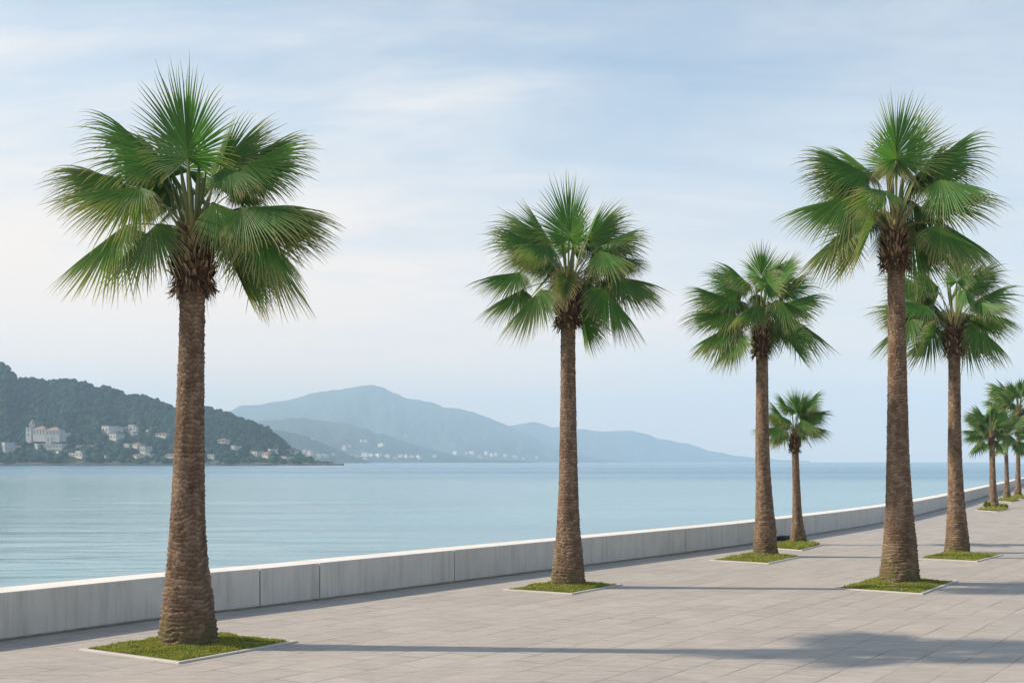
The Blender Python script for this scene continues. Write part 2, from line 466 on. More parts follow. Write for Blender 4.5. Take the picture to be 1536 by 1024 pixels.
def husk_mesh(top, h, rt, rb, rmax, rng, n):
    """shaggy ball of old leaf bases below the crown; top: local point, h: height"""
    m = MB()
    def R_(t):       # t 0 bottom .. 1 top
        if t < 0.3: return rmax * (0.90 + 0.10 * t / 0.3)
        u = (t - 0.3) / 0.7
        return rmax + (rt - rmax) * (u ** 1.5)
    na, nz = 26, 14; prev = None
    for j in range(nz + 1):
        t = j / nz; row = []
        for i in range(na):
            an = 2 * math.pi * i / na
            r = R_(t) * (0.74 + 0.14 * n1(math.cos(an) * 2, math.sin(an) * 2, t * 4 + rmax * 31))
            if j == 0: r = rb * 0.95
            if j == nz: r *= 0.2
            row.append(m.vert((top.x + r * math.cos(an), top.y + r * math.sin(an), top.z - h + t * h), (0.12 + 0.2 * rng.random(), 0, 0)))
        if prev:
            for i in range(na): m.face((prev[i], prev[(i + 1) % na], row[(i + 1) % na], row[i]))
        prev = row
    for k in range(n):
        t = rng.random() ** 0.9
        an = k * 2.39996 + rng.uniform(-.3, .3); o = Vector((math.cos(an), math.sin(an), 0)); sd = Vector((-o.y, o.x, 0))
        r = R_(t) * 0.80
        p = Vector((top.x, top.y, top.z - h + t * h)) + o * r
        L = h * rng.uniform(0.10, 0.20); w = h * rng.uniform(0.022, 0.050)
        low = t < 0.25
        d = (o * rng.uniform(0.3, 0.75) + UP * (rng.uniform(-1.2, -0.2) if low else rng.uniform(0.5, 1.2)) + sd * rng.uniform(-.3, .3)).normalized()
        curl = (rng.uniform(-0.6, 0.2) if not low else rng.uniform(-0.2, 0.6))
        tone = rng.random() ** 1.4 * 0.95
        if rng.random() < 0.08: tone = 1.0
        pts = []; q = p.copy(); dd = d.copy()
        for s in range(4):
            pts.append((q.copy(), dd.copy())); q = q + dd * (L / 3); dd = (dd + UP * curl * 0.5 + o * rng.uniform(-0.25, 0.3)).normalized()
        rows = []
        for s, (q, dd) in enumerate(pts):
            ws = w * (1.0, 0.85, 0.65, 0.32)[s]
            out = (o - dd * o.dot(dd)).normalized() if abs(o.dot(dd)) < 0.98 else UP
            tt = min(1, tone + 0.1 * s)
            rows.append([m.vert(q + sd * ws, (tt, 0, 0)), m.vert(q + out * ws * 0.55, (tt, 0, 0)), m.vert(q - sd * ws, (tt * 0.8, 0, 0)), m.vert(q - out * ws * 0.3, (tt * 0.6, 0, 0))])
        for a, b in zip(rows, rows[1:]):
            for i in range(4): m.face((a[i], a[(i + 1) % 4], b[(i + 1) % 4], b[i]))
        m.face(rows[-1])
    # hanging fibres
    for k in range(n // 3):
        an = rng.uniform(0, 6.28); o = Vector((math.cos(an), math.sin(an), 0)); sd = Vector((-o.y, o.x, 0))
        t = rng.uniform(0, 0.7); p = Vector((top.x, top.y, top.z - h + t * h)) + o * R_(t) * rng.uniform(.85, 1.05)
        w = h * 0.007; L = h * rng.uniform(.12, .4); tone = rng.uniform(.4, 1)
        a = m.vert(p + sd * w, (tone, 0, 0)); b = m.vert(p - sd * w, (tone, 0, 0))
        q = p + Vector((rng.uniform(-.3, .3) * L, rng.uniform(-.3, .3) * L, -L)) + o * 0.2 * L
        c = m.vert(q, (tone, 0, 0)); m.face((a, b, c))
    return m

def frond_mesh(P0, Hb, tip, rng, dry=0.0, N=46, span=116, droop=1.0, fold=None, roll=0.0, wscale=1.0, pr=0.017, fil=14, MP=9):
    m = MB()
    hub_r = Vector((Hb.x - P0.x, Hb.y - P0.y, 0))
    if hub_r.length < 0.03: hub_r = Vector((0.02, -1, 0))
    r = hub_r.normalized()
    v = tip - Hb; L = v.length
    steep = v.normalized().z                     # 1 upright, -1 hanging
    a = (v + UP * (0.21 * L * droop * (1 - abs(steep)))).normalized()
    # petiole
    d0 = (r * 0.55 + UP * 1.0).normalized()
    if steep < -0.3: d0 = (r * 0.9 + UP * 0.75).normalized()
    dist = (Hb - P0).length
    B1 = P0 + d0 * dist * 0.42; B2 = Hb - a.lerp((Hb - P0).normalized(), 0.45).normalized() * dist * 0.36
    rows = []; K = 9
    for k in range(K + 1):
        t = k / K
        q = P0 * (1 - t) ** 3 + B1 * 3 * t * (1 - t) ** 2 + B2 * 3 * t * t * (1 - t) + Hb * t ** 3
        dq = ((B1 - P0) * (1 - t) ** 2 + (B2 - B1) * 2 * t * (1 - t) + (Hb - B2) * t * t).normalized()
        sd = dq.cross(UP);
        if sd.length < 0.05: sd = Vector((-r.y, r.x, 0))
        sd.normalize(); nn = sd.cross(dq)
        w = pr * (1.9 - 1.1 * min(1, t * 2.2) ** 0.6); w = max(w, pr * 0.75)
        rows.append([m.vert(q + sd * w, (t, dry, .5)), m.vert(q + nn * w * .35, (t, dry, .5)), m.vert(q - sd * w, (t, dry, .5)), m.vert(q - nn * w * .55, (t, dry, .5))])
    for x, y in zip(rows, rows[1:]):
        for i in range(4): m.face((x[i], x[(i + 1) % 4], y[(i + 1) % 4], y[i]), 1)
    # blade
    s = Vector((-r.y, r.x, 0)); s = (s - a * s.dot(a)).normalized(); n = s.cross(a).normalized()
    if n.dot(UP) < -0.2 and steep > -0.8: n = -n; s = -s
    if roll:
        Rm = Matrix.Rotation(roll, 3, a); s = Rm @ s; n = Rm @ n
    if fold is None: fold = R(rng.uniform(40, 56)) if steep < 0.75 else R(rng.uniform(32, 46))
    cf, sf = math.cos(fold), math.sin(fold)
    TH = R(span); dth = 2 * TH / (N - 1); spots = []
    tone0 = rng.uniform(0.3, 0.85)
    for i in range(N):
        th = -TH + dth * i + rng.uniform(-.016, .016)
        c_, s_ = math.cos(th), math.sin(th)
        sign = 1 if s_ >= 0 else -1
        side = s * cf - n * sf * sign
        d = (a * c_ + side * s_).normalized()
        tng = (a * (-s_) + side * c_).normalized()
        Li = L * (0.44 + 0.56 * max(0, math.cos(th * 0.80))) * rng.uniform(0.80, 1.07)
        st = Hb + a * (0.13 * L * max(0, c_) ** 2)
        Li *= 1 - 0.11 * max(0, c_) ** 2
        fl = abs(th) / TH
        g = droop * rng.uniform(0.6, 1.4) * (0.80 + 0.60 * fl) + 1.5 * max(0, fl - .38)
        jn = 0.50 + rng.uniform(-.05, .06)
        wmax = Li * jn * dth * 0.56 * wscale
        tone = min(1, max(0, tone0 + rng.uniform(-.28, .28)))
        dr = min(1, max(0, dry + rng.uniform(-.2, .25) * (dry > .05) + (0.5 if rng.random() < 0.05 + .10 * max(0, fl - .5) else 0)))
        q = st.copy(); dd = d.copy(); prev = None; step = Li / (MP - 1)
        curl = rng.uniform(-.38, .38)
        for k in range(MP):
            t = k / (MP - 1)
            if t <= jn: w = wmax * (t / jn) + 0.002
            else: w = wmax * max(0.0, (1 - t) / (1 - jn)) ** 1.1 * 0.90 + 0.0010
            tv = (tng - dd * tng.dot(dd)).normalized(); nl = tv.cross(dd)
            if nl.dot(n) < 0: nl = -nl
            row = [m.vert(q - tv * w + nl * w * .30, (t, dr, tone)), m.vert(q - nl * w * .35, (t, dr, max(0, tone - .18))), m.vert(q + tv * w + nl * w * .30, (t, dr, tone))]
            if prev:
                m.face((prev[0], prev[1], row[1], row[0])); m.face((prev[1], prev[2], row[2], row[1]))
            prev = row
            if k in (3, 4, 5): spots.append((q.copy(), dd.copy()))
            q = q + dd * step
            bend = g * max(0.0, t - 0.22) ** 1.3 * 0.60
            dd = (dd - UP * bend * (1 - max(0, -dd.z)) + tng * curl * max(0, t - .45)).normalized()
    # pale threads hanging off the splits
    for k in range(fil):
        q, dd = rng.choice(spots); q = q.copy(); dd = (dd + Vector((rng.uniform(-.25, .25), rng.uniform(-.25, .25), rng.uniform(-.35, .1)))).normalized()
        w = 0.0015; ln = L * rng.uniform(.10, .26); prev = None
        sd = dd.cross(Vector((0, 1, 0.2))).normalized()
        for j in range(5):
            row = [m.vert(q - sd * w, (1, 1, .8)), m.vert(q + sd * w, (1, 1, .8))]
            if prev: m.face((prev[0], prev[1], row[1], row[0]))
            prev = row; q = q + dd * ln / 4; dd = (dd - UP * 0.22 + Vector((rng.uniform(-.12, .12), rng.uniform(-.12, .12), 0))).normalized()
    return m

def crown_mesh(A, sc_, rng, n=26):
    """heart of the crown: split leaf bases and young spear leaves"""
    m = MB()
    for k in range(n):
        an = k * 2.39996; o = Vector((math.cos(an), math.sin(an), 0)); sd = Vector((-o.y, o.x, 0))
        lean = 0.15 + 0.95 * (k / n); L = sc_ * rng.uniform(0.30, 0.5)
        p = A + o * 0.045 * sc_ * (0.4 + k / n) - UP * sc_ * (0.10 + 0.10 * k / n); dd = (UP + o * lean * 0.7).normalized(); rows = []
        for j in range(5):
            w = sc_ * (0.040, 0.032, 0.022, 0.016, 0.006)[j]; t = j / 4 * 0.6
            rows.append([m.vert(p + sd * w, (t, 0, 0)), m.vert(p + o * w * .5, (t, 0, 0)), m.vert(p - sd * w, (t, 0, 0)), m.vert(p - o * w * .3, (t, 0, 0))])
            p = p + dd * L / 4; dd = (dd + o * 0.06 * lean).normalized()
        for a, b in zip(rows, rows[1:]):
            for i in range(4): m.face((a[i], a[(i + 1) % 4], b[(i + 1) % 4], b[i]))
    for k in range(4):
        an = k * 1.7 + .4; o = Vector((math.cos(an), math.sin(an), 0)); sd = Vector((-o.y, o.x, 0))
        p = A + o * 0.03 * sc_; dd = (UP + o * 0.16).normalized(); L = sc_ * rng.uniform(.7, 1.0); rows = []
        for j in range(6):
            w = sc_ * (0.012, 0.014, 0.026, 0.028, 0.018, 0.002)[j]; t = .6 + .4 * j / 5
            rows.append([m.vert(p + sd * w, (t, 0, 0)), m.vert(p + o * w, (t, 0, 0)), m.vert(p - sd * w, (t, 0, 0)), m.vert(p - o * w, (t, 0, 0))])
            p = p + dd * L / 5
        for a, b in zip(rows, rows[1:]):
            for i in range(4): m.face((a[i], a[(i + 1) % 4], b[(i + 1) % 4], b[i]))
    return m

PALM_GROUP = 'fan palms planted along the promenade'
def palm(seed, base, apex, w0, w1, husk, fronds, label, detail=1, extra=8, Lp=0.95, Lb=1.12, moss=0.5, fil=14, name='fan_palm', ctr=()):
    """base/apex/husk (y0, y1, width) and fronds are measured on the photograph, at the palm's own distance"""
    rng = random.Random(seed)
    B = ground(*base); D = B.y; ppm = FPX / D
    root = empty(name, B, label, 'palm tree', PALM_GROUP)
    def loc(px, py, dy=0.0): return Vector(((px - base[0]) / ppm, dy, (base[1] - py) / ppm))
    A = loc(*apex)
    hy0, hy1, hw = husk
    zt = A.z - 0.02
    path = [loc(base[0], base[1])] + [loc(x, y) for x, y in ctr] + [loc(apex[0], apex[1] + 2)]
    # resample the path by height
    def cen(t):
        z = t * zt
        for p, q in zip(path, path[1:]):
            if z <= q.z + 1e-6: return p.lerp(q, (z - p.z) / max(q.z - p.z, 1e-6))
        return path[-1]
    P = [Vector((cen(k / 24).x, cen(k / 24).y, k / 24 * zt)) for k in range(25)]
    P = [P[0]] + [(P[i - 1] + P[i] * 2 + P[i + 1]) / 4 for i in range(1, 24)] + [P[24]]
    P[0].z = -0.03
    r0, r1 = w0 * 1.03 / 2 / ppm, w1 / 2 / ppm
    trunk_mesh(P, r0, r1, zt, rng, detail, moss).build('trunk', M['bark'], root, smooth=True)
    hk = loc(apex[0], hy0); hh = (hy1 - hy0) / ppm
    husk_mesh(hk, hh, r1 * 1.05, r1, hw * 0.98 / 2 / ppm, rng, 420 if detail == 2 else (260 if detail == 1 else 70)).build('leaf_base_sheath', M['husk'], root)
    S = (Lp + Lb) / 2.07
    crown = crown_mesh(A, S, rng).build('crown', M['petiole'], root)
    N = 80 if detail == 2 else (60 if detail == 1 else 30)
    def add(Hb, tip, dry, droop, **kw):
        rad = Vector((Hb.x - A.x, Hb.y - A.y, 0))
        rad = rad.normalized() if rad.length > 1e-4 else Vector((0, -1, 0))
        hang = max(0, -(tip - Hb).normalized().z)
        P0 = A + rad * 0.05 * S - UP * (0.05 + 0.12 * hang) * S
        frond_mesh(P0, Hb, tip, rng, dry, N=N, droop=droop, pr=0.019 * S, fil=fil, MP=9 if detail else 7,
                   span=rng.uniform(108, 126), wscale=1.0 if detail else 1.35, **kw).build('frond', [M['leaf'], M['petiole']], crown)
    for f in fronds:
        hx, hy, tx, ty, s = f[:5]
        dry = f[5] if len(f) > 5 else 0.12
        h = loc(hx, hy); t = loc(tx, ty)
        dz = h - A; lp = max(0.0, Lp ** 2 - dz.x ** 2 - dz.z ** 2) ** 0.5
        h.y = s * max(0.10 * S, min(lp, 0.75 * Lp))
        v = t - loc(hx, hy); lb = max(0.0, Lb ** 2 - v.x ** 2 - v.z ** 2) ** 0.5
        t.y = h.y + s * min(lb, 0.7 * Lb) * 0.75
        add(h, t, dry, rng.uniform(.95, 1.45) if (t - h).normalized().z < 0.75 else 0.3, roll=rng.uniform(-.4, .4))
    # second layer: neighbours growing just behind the main leaves
    for f in (fronds if detail else ()):
        hx, hy, tx, ty = f[:4]
        if ty < hy and abs(tx - hx) < .6 * abs(ty - hy): continue
        if rng.random() < .35: continue
        k = ppm * .1
        h = loc(apex[0] + (hx - apex[0]) * rng.uniform(.72, .95) + rng.uniform(-k, k), apex[1] + (hy - apex[1]) * rng.uniform(.7, .95) - rng.uniform(0, k)); h.y = rng.uniform(.25, .6) * Lp
        t = loc(tx + rng.uniform(-2, 2) * k, ty + rng.uniform(-1.8, .8) * k); t.y = h.y + rng.uniform(.1, .5) * Lb
        v = t - h; t = h + v * min(1, Lb * 1.02 / v.length)
        add(h, t, rng.choice((.05, .15, .3, .5)), rng.uniform(.9, 1.4), roll=rng.uniform(-.4, .4))
    # leaves of the far and near side of the crown
    for k in range(extra):
        side = 1
        an = side * (math.pi / 2 + ((k * 0.618) % 1 - .5) * 2.2) ; el = R(68 - 62 * ((k * 0.3819 + .2) % 1) + rng.uniform(-6, 6))
        if side < 0: el = min(el, R(50))
        d = Vector((math.cos(an) * math.cos(el), math.sin(an) * math.cos(el), math.sin(el)))
        h = A + d * Lp * rng.uniform(.75, 1.0)
        el2 = el - R(14 + 34 * (1 - math.sin(el)))
        d2 = Vector((math.cos(an) * math.cos(el2), math.sin(an) * math.cos(el2), math.sin(el2)))
        t = h + d2 * Lb * rng.uniform(.8, .95)
        add(h, t, rng.choice((.05, .1, .25)), 1.0 if el2 < R(50) else .4)
    return root

# hub x, hub y, tip x, tip y, side (-1 towards the viewer .. 1 away), dryness
FA = [(294, 250, 286, 101, -.5, .0), (268, 246, 262, 118, .6, .0), (237, 238, 117, 149, .15, .05), (318, 246, 384, 148, .6, .05), (358, 250, 474, 205, .2, .05),
      (379, 303, 507, 338, .35, .1), (330, 312, 432, 372, -.4, .1), (391, 346, 476, 446, -.35, .15), (354, 377, 383, 480, .3, .1), (178, 266, 50, 266, .25, .35),
      (228, 294, 104, 338, -.6, .4), (182, 338, 71, 434, .1, .3), (243, 342, 162, 440, -.3, .3), (348, 262, 415, 300, -.5, .1), (222, 262, 160, 300, .6, .1),
      (300, 255, 330, 120, .9, .0), (372, 322, 498, 350, -.5, .1)]
FC = [(852, 365, 857, 266, -.5, .05), (825, 356, 784, 286, .4, .1), (880, 362, 914, 279, .4, .1), (802, 366, 728, 337, .15, .05), (820, 377, 768, 392, -.7, .1),
      (902, 368, 980, 347, .15, .05), (780, 407, 699, 430, .15, .15), (784, 432, 715, 478, .2, .3), (810, 438, 742, 517, -.4, .4), (922, 392, 980, 394, .4, .1),
      (928, 413, 1003, 455, .1, .1), (905, 435, 970, 519, -.35, .05), (874, 468, 890, 537, .3, .1), (849, 424, 840, 476, -.5, .8), (862, 362, 880, 272, .9, 0),
      (895, 385, 945, 420, -.8, .2)]
FF = [(1338, 244, 1328, 148, -.5, .05), (1358, 244, 1385, 146, .2, .1), (1297, 256, 1190, 221, .15, .05), (1396, 247, 1491, 187, .15, .05), (1279, 292, 1165, 340, .1, .2),
      (1396, 296, 1523, 312, .2, .1), (1270, 342, 1196, 416, .2, .5), (1304, 338, 1262, 429, -.3, .35), (1392, 346, 1464, 412, -.6, .1), (1426, 336, 1515, 402, .2, .1),
      (1384, 365, 1410, 420, .4, .2), (1340, 236, 1344, 290, -.8, .8), (1310, 300, 1240, 320, -.8, .2), (1385, 285, 1450, 330, -.9, .1), (1350, 244, 1360, 160, .9, 0),
      (1318, 250, 1262, 190, .8, .1)]
FE = [(1140, 420, 1136, 359, -.4, .1), (1123, 424, 1079, 386, .2, .1), (1165, 420, 1196, 373, .2, .1), (1100, 449, 1022, 440, .1, .1), (1100, 466, 1018, 487, .2, .2),
      (1090, 491, 1029, 534, .1, .3), (1104, 506, 1060, 561, -.2, .3), (1180, 453, 1252, 452, .1, .1), (1186, 472, 1258, 530, .15, .05), (1172, 499, 1211, 560, -.2, .1),
      (1140, 428, 1150, 475, -.8, .3), (1128, 460, 1085, 495, -.8, .2), (1152, 500, 1160, 545, .4, .3), (1158, 455, 1205, 490, -.8, .2)]
FH = [(1430, 425, 1430, 368, -.3, .1), (1410, 428, 1375, 392, .2, .1), (1455, 428, 1490, 392, .2, .1), (1394, 458, 1310, 460, .1, .1), (1370, 478, 1304, 534, .1, .2),
      (1400, 499, 1366, 556, -.2, .2), (1465, 450, 1540, 426, .1, .1), (1476, 466, 1542, 495, .2, .1), (1463, 490, 1515, 548, -.2, .1), (1430, 440, 1424, 480, -.8, .3),
      (1448, 460, 1490, 480, -.9, .1), (1440, 505, 1452, 548, .4, .2), (1385, 470, 1330, 490, .6, .1)]
FG = [(1193, 617, 1188, 577, -.3, .1), (1207, 610, 1237, 580, .2, .1), (1213, 623, 1252, 620, .1, .1), (1208, 639, 1250, 655, -.2, .1), (1176, 626, 1154, 598, .2, .1),
      (1172, 641, 1128, 650, .1, .2), (1180, 630, 1150, 625, -.6, .2), (1200, 630, 1222, 650, -.8, .2), (1184, 614, 1168, 585, .5, .1), (1200, 616, 1210, 580, .6, .1),
      (1176, 648, 1158, 672, .2, .3)]
def FI(cx, cy, k, seed):
    r_ = random.Random(seed); out = []
    for j, an in enumerate((88, 62, 118, 35, 145, 12, 168, -14, 194, 75, 105, -35, 215)):
        an = R(an + r_.uniform(-8, 8)); an2 = an - (R(18) if math.cos(an) > 0 else -R(18)) * abs(math.cos(an)) ** .5
        L1, L2 = 19 * k * r_.uniform(.9, 1.1), 27 * k * r_.uniform(.9, 1.1)
        hx, hy = cx + math.cos(an) * L1, cy - math.sin(an) * L1
        out.append((hx, hy, hx + math.cos(an2) * L2, hy - math.sin(an2) * L2, r_.choice((-.5, .2, .6)), r_.uniform(0, .3)))
    return out

palm(11, (283.5, 968.5), (289, 345), 87, 37, (346, 440, 74), FA,
     'tallest looking palm nearest the camera, alone at the left with its bed against the foreground', detail=2, extra=10, ctr=((281, 868), (281.5, 780), (285.5, 600), (288.5, 460)), fil=24)
palm(23, (853, 880), (852, 420), 50, 22, (424, 490, 44), FC,
     'slender mid-size palm standing by itself in the middle of the promenade', detail=2, extra=10, ctr=((852.5, 815), (852.5, 700), (852, 500)), fil=20)
palm(37, (1349.5, 875), (1342, 336), 59, 25, (342, 405, 50), FF,
     'tall palm with the highest crown of the right cluster and moss at its base', detail=2, extra=10, Lp=1.1, Lb=1.35, ctr=((1350, 800), (1347, 700), (1346, 560), (1344, 410)), moss=0.9, fil=20)
palm(41, (1148.5, 834.5), (1141, 484), 38, 18, (488, 534, 30), FE,
     'mid-size palm left of the right cluster, in front of a small palm', detail=1, extra=9, ctr=((1147.5, 780), (1143.5, 680), (1143, 535)))
palm(53, (1436, 828.5), (1431, 484), 35, 17.5, (490, 532, 34), FH,
     'palm standing right behind the tallest right palm, its crown partly hidden by that one', detail=1, extra=11, Lp=1.1, Lb=1.25, ctr=((1435, 770), (1432, 680), (1431.5, 540)))
palm(67, (1198, 816.5), (1192, 648), 24, 10.5, (652, 678, 20), FG,
     'small short palm close to the sea wall, half behind a mid-size trunk', detail=1, extra=4, Lp=.55, Lb=.72, ctr=((1196, 780), (1193.5, 700)))
palm(71, (1490.5, 762), (1487.5, 648), 15, 8, (650, 668, 12), FI(1488, 648, 1.0, 3),
     'distant palm with two small shrubs at its foot, first beyond the right cluster', detail=0, extra=9, Lp=.75, Lb=1.0, ctr=((1489, 720),), fil=4)
palm(73, (1510.5, 750), (1509, 655), 11, 5.5, (657, 672, 9), FI(1509, 655, .95, 5),
     'distant slim palm, middle one of the far row at the right edge', detail=0, extra=9, Lp=.9, Lb=1.25, ctr=((1510, 715),), fil=4)
palm(79, (1527, 746), (1528, 615), 11, 5.5, (617, 634, 10), FI(1529, 614, 1.2, 8),
     'tallest of the distant palms, cut off by the right edge of the view', detail=0, extra=12, Lp=1.15, Lb=1.6, ctr=((1527, 700),), fil=4)

# ------------------------------------------------------------------ planting beds
def bed(Lp_, Fp, Rp, trunk_px, trunk_w, label, dens, seed, kerb=True, blade=0.044, tufts=()):
    rng = random.Random(seed)
    L, F, R_ = ground(*Lp_), ground(*Fp), ground(*Rp)
    Bk = L + R_ - F
    Q = [L, F, R_, Bk]
    cen = (L + R_) / 2
    root = empty('planting_bed', cen, label, 'planting bed', 'square grass beds round the palm feet')
    Qc = [q - cen for q in Q]
    def inset(w):
        out = []
        for i in range(4):
            p, a, b = Qc[i], Qc[i - 1], Qc[(i + 1) % 4]
            u = (a - p).normalized(); v = (b - p).normalized(); sn = abs(u.cross(v).z)
            out.append(p + (u + v) * (w / max(sn, .3)))
        return out
    KW, KH = 0.062, 0.020
    m = MB(); o0, o1, o2, o3 = Qc, inset(0.006), inset(KW - 0.006), inset(KW)
    if kerb:
        rings = []
        for pts, z in ((o0, 0.0), (o0, KH - .007), (o1, KH), (o2, KH), (o3, KH - .007), (o3, -0.02)):
            rings.append([m.vert((p.x, p.y, z)) for p in pts])
        for a, b in zip(rings, rings[1:]):
            for i in range(4): m.face((a[i], a[(i + 1) % 4], b[(i + 1) % 4], b[i]))
        m.build('stone_edging', M['kerb'], root)
    T = ground(*trunk_px) - cen; tr = trunk_w / 2 / (FPX / (T.y + cen.y))
    I = inset(KW)
    def surf(u, v):
        p = (I[0] * (1 - u) + I[1] * u) * (1 - v) + (I[3] * (1 - u) + I[2] * u) * v
        e = min(u, 1 - u, v, 1 - v)
        dd = (Vector((p.x, p.y, 0)) - T).length
        z = 0.004 + 0.022 * min(1, e / 0.18) + 0.018 * max(0, 1 - (dd - tr) / 0.45) + 0.025 * n1(p.x * 3 + seed, p.y * 3)
        return Vector((p.x, p.y, z)), dd
    m = MB(); G = 26; g = [[m.vert(surf(i / G, j / G)[0]) for i in range(G + 1)] for j in range(G + 1)]
    for j in range(G):
        for i in range(G): m.face((g[j][i], g[j][i + 1], g[j + 1][i + 1], g[j + 1][i]))
    m.build('turf', M['soil'], root, smooth=True)
    m = MB()
    for k in range(dens):
        u, v = rng.random(), rng.random()
        p, dd = surf(u, v)
        if dd < tr * 0.93: continue
        if n1(p.x * 4 + seed * 3, p.y * 4) > rng.uniform(-.02, .5): continue
        cl = 0.5 + 0.5 * n1(p.x * 5 + 7, p.y * 5 + seed); cl2 = 0.5 + 0.5 * n1(p.x * 14, p.y * 14 + seed)
        h = blade * rng.uniform(0.35, 1.0) * (0.55 + 0.75 * cl2) * (1.1 if dd < tr * 1.3 else 1.0)
        an = rng.uniform(0, 6.283); w = 0.0052 * rng.uniform(.7, 1.6) * (1 if dens > 5000 else 1.6)
        sd = Vector((math.cos(an), math.sin(an), 0)); ln = Vector((rng.uniform(-1, 1), rng.uniform(-1, 1), 0)) * h * 0.7
        tone = min(1, max(0, 0.26 + 0.50 * cl + rng.uniform(-.22, .28)))
        if rng.random() < .05: tone = 1
        a = m.vert(p + sd * w - UP * .01, (0, tone, 0)); b = m.vert(p - sd * w - UP * .01, (0, tone, 0))
        q = p + ln * .35 + UP * h * .6
        c = m.vert(q - sd * w * .7, (.6, tone, 0)); d = m.vert(q + sd * w * .7, (.6, tone, 0))
        e = m.vert(p + ln + UP * h, (1, tone, 0))
        m.face((a, b, c, d)); m.face((d, c, e))
    tag(m.build('grass', M['grass'], root), kind='stuff')
    return root
bed((118, 975), (268, 995.5), (447, 963), (283.5, 968.5), 87, 'large square grass bed with pale stone edging, nearest one at the lower left', 26000, 1, blade=.038)
bed((754, 885), (858, 891.5), (934, 877.3), (853, 880), 50, 'square grass bed with pale edging under the lone palm in mid picture', 12000, 2)
bed((1251, 883), (1384, 891.5), (1437, 872), (1349.5, 875), 59, 'square grass bed with pale edging in the right foreground under the tall mossy palm', 14000, 3)
bed((1064, 840.6), (1153, 845.6), (1204, 835), (1148.5, 834.5), 38, 'grass bed right of centre, its far corner almost touching a smaller bed by the wall', 8000, 4, blade=.055)
bed((1375, 838), (1466, 842.5), (1505, 832.5), (1436, 828.5), 35, 'grass bed behind the right foreground trunk, with a pale edge running to the right', 8000, 5, blade=.055)
bed((1148, 822), (1203, 826), (1234, 817.5), (1198, 816.5), 24, 'small grass bed close to the sea wall, under the short palm', 5000, 6, blade=.10)
bed((1463, 765.2), (1495, 767.5), (1515, 764.2), (1490.5, 762), 15, 'distant grass bed with two shrubs on it, first one beyond the right cluster', 2500, 7, blade=.14)
bed((1494, 751.3), (1517, 753), (1532, 750.6), (1510.5, 750), 11, 'distant grass bed under the slim palm of the far row', 1600, 8, blade=.2)
bed((1511, 747.3), (1533, 748.8), (1549, 746.3), (1527, 746), 11, 'farthest grass bed, cut off by the right edge of the view', 1600, 9, blade=.2)

def shrub(px, py, w, h, label, seed):
    rng = random.Random(seed); p = ground(px, py); m = MB()
    for k in range(420):
        d = Vector((rng.gauss(0, 1), rng.gauss(0, 1), rng.gauss(0, 1))).normalized() * rng.random() ** .4
        q = Vector((d.x * w / 2, d.y * w / 2, h * .5 + d.z * h * .5)) * (0.9 + .2 * n1(d.x * 3, d.y * 3, seed))
        a = Vector((rng.gauss(0, 1), rng.gauss(0, 1), rng.gauss(0, 1))).normalized(); b = a.cross(UP).normalized()
        s = rng.uniform(.03, .07); t = rng.random()
        m.face([m.vert(q + a * s, (t, t, 0)), m.vert(q + b * s * .6, (t, t, 0)), m.vert(q - a * s, (t, t, 0)), m.vert(q - b * s * .6, (t, t, 0))])
    o = m.build('shrub', M['grass'], loc=p); tag(o, label, 'shrub', 'shrubs at the foot of the distant palm')
shrub(1480.5, 763, .30, .36, 'small bushy shrub left of the distant palm trunk', 1)
shrub(1504.5, 763.3, .46, .26, 'low bushy shrub right of the distant palm trunk', 2)

# dark drain mouth at the foot of the sea wall
def drain():
    p, n = at_len(len_of(ground(1176, 809.5))); d = Vector((n.y, -n.x, 0))
    r = empty('drain_outlet', p - n * 0.02, 'dark low drain outlet at the foot of the sea wall beside the small palm', 'drain')
    Mx = Matrix(((d.x, -n.x, 0), (d.y, -n.y, 0), (0, 0, 1))).to_4x4()
    m = MB(); m.box((-.30, 0, .085), (.30, .30, .105), Mx); m.box((-.30, 0, .004), (-.27, .28, .084), Mx); m.box((.27, 0, .004), (.30, .28, .084), Mx)
    m.build('hood', M['iron'], r)
    g = MB()
    for k in range(9): x = -.24 + k * .06; g.box((x - .008, .25, .004), (x + .008, .262, .084), Mx)
    g.box((-.265, .02, .004), (.265, .06, .083), Mx)
    g.build('grille', M['iron'], r)
drain()

# ------------------------------------------------------------------ hills
def interp(prof, x):
    if x <= prof[0][0]: return prof[0][1]
    for (a, p), (b, q) in zip(prof, prof[1:]):
        if x <= b:
            t = (x - a) / (b - a); t = t * t * (3 - 2 * t) * .5 + t * .5
            return p + (q - p) * t
    return prof[-1][1]

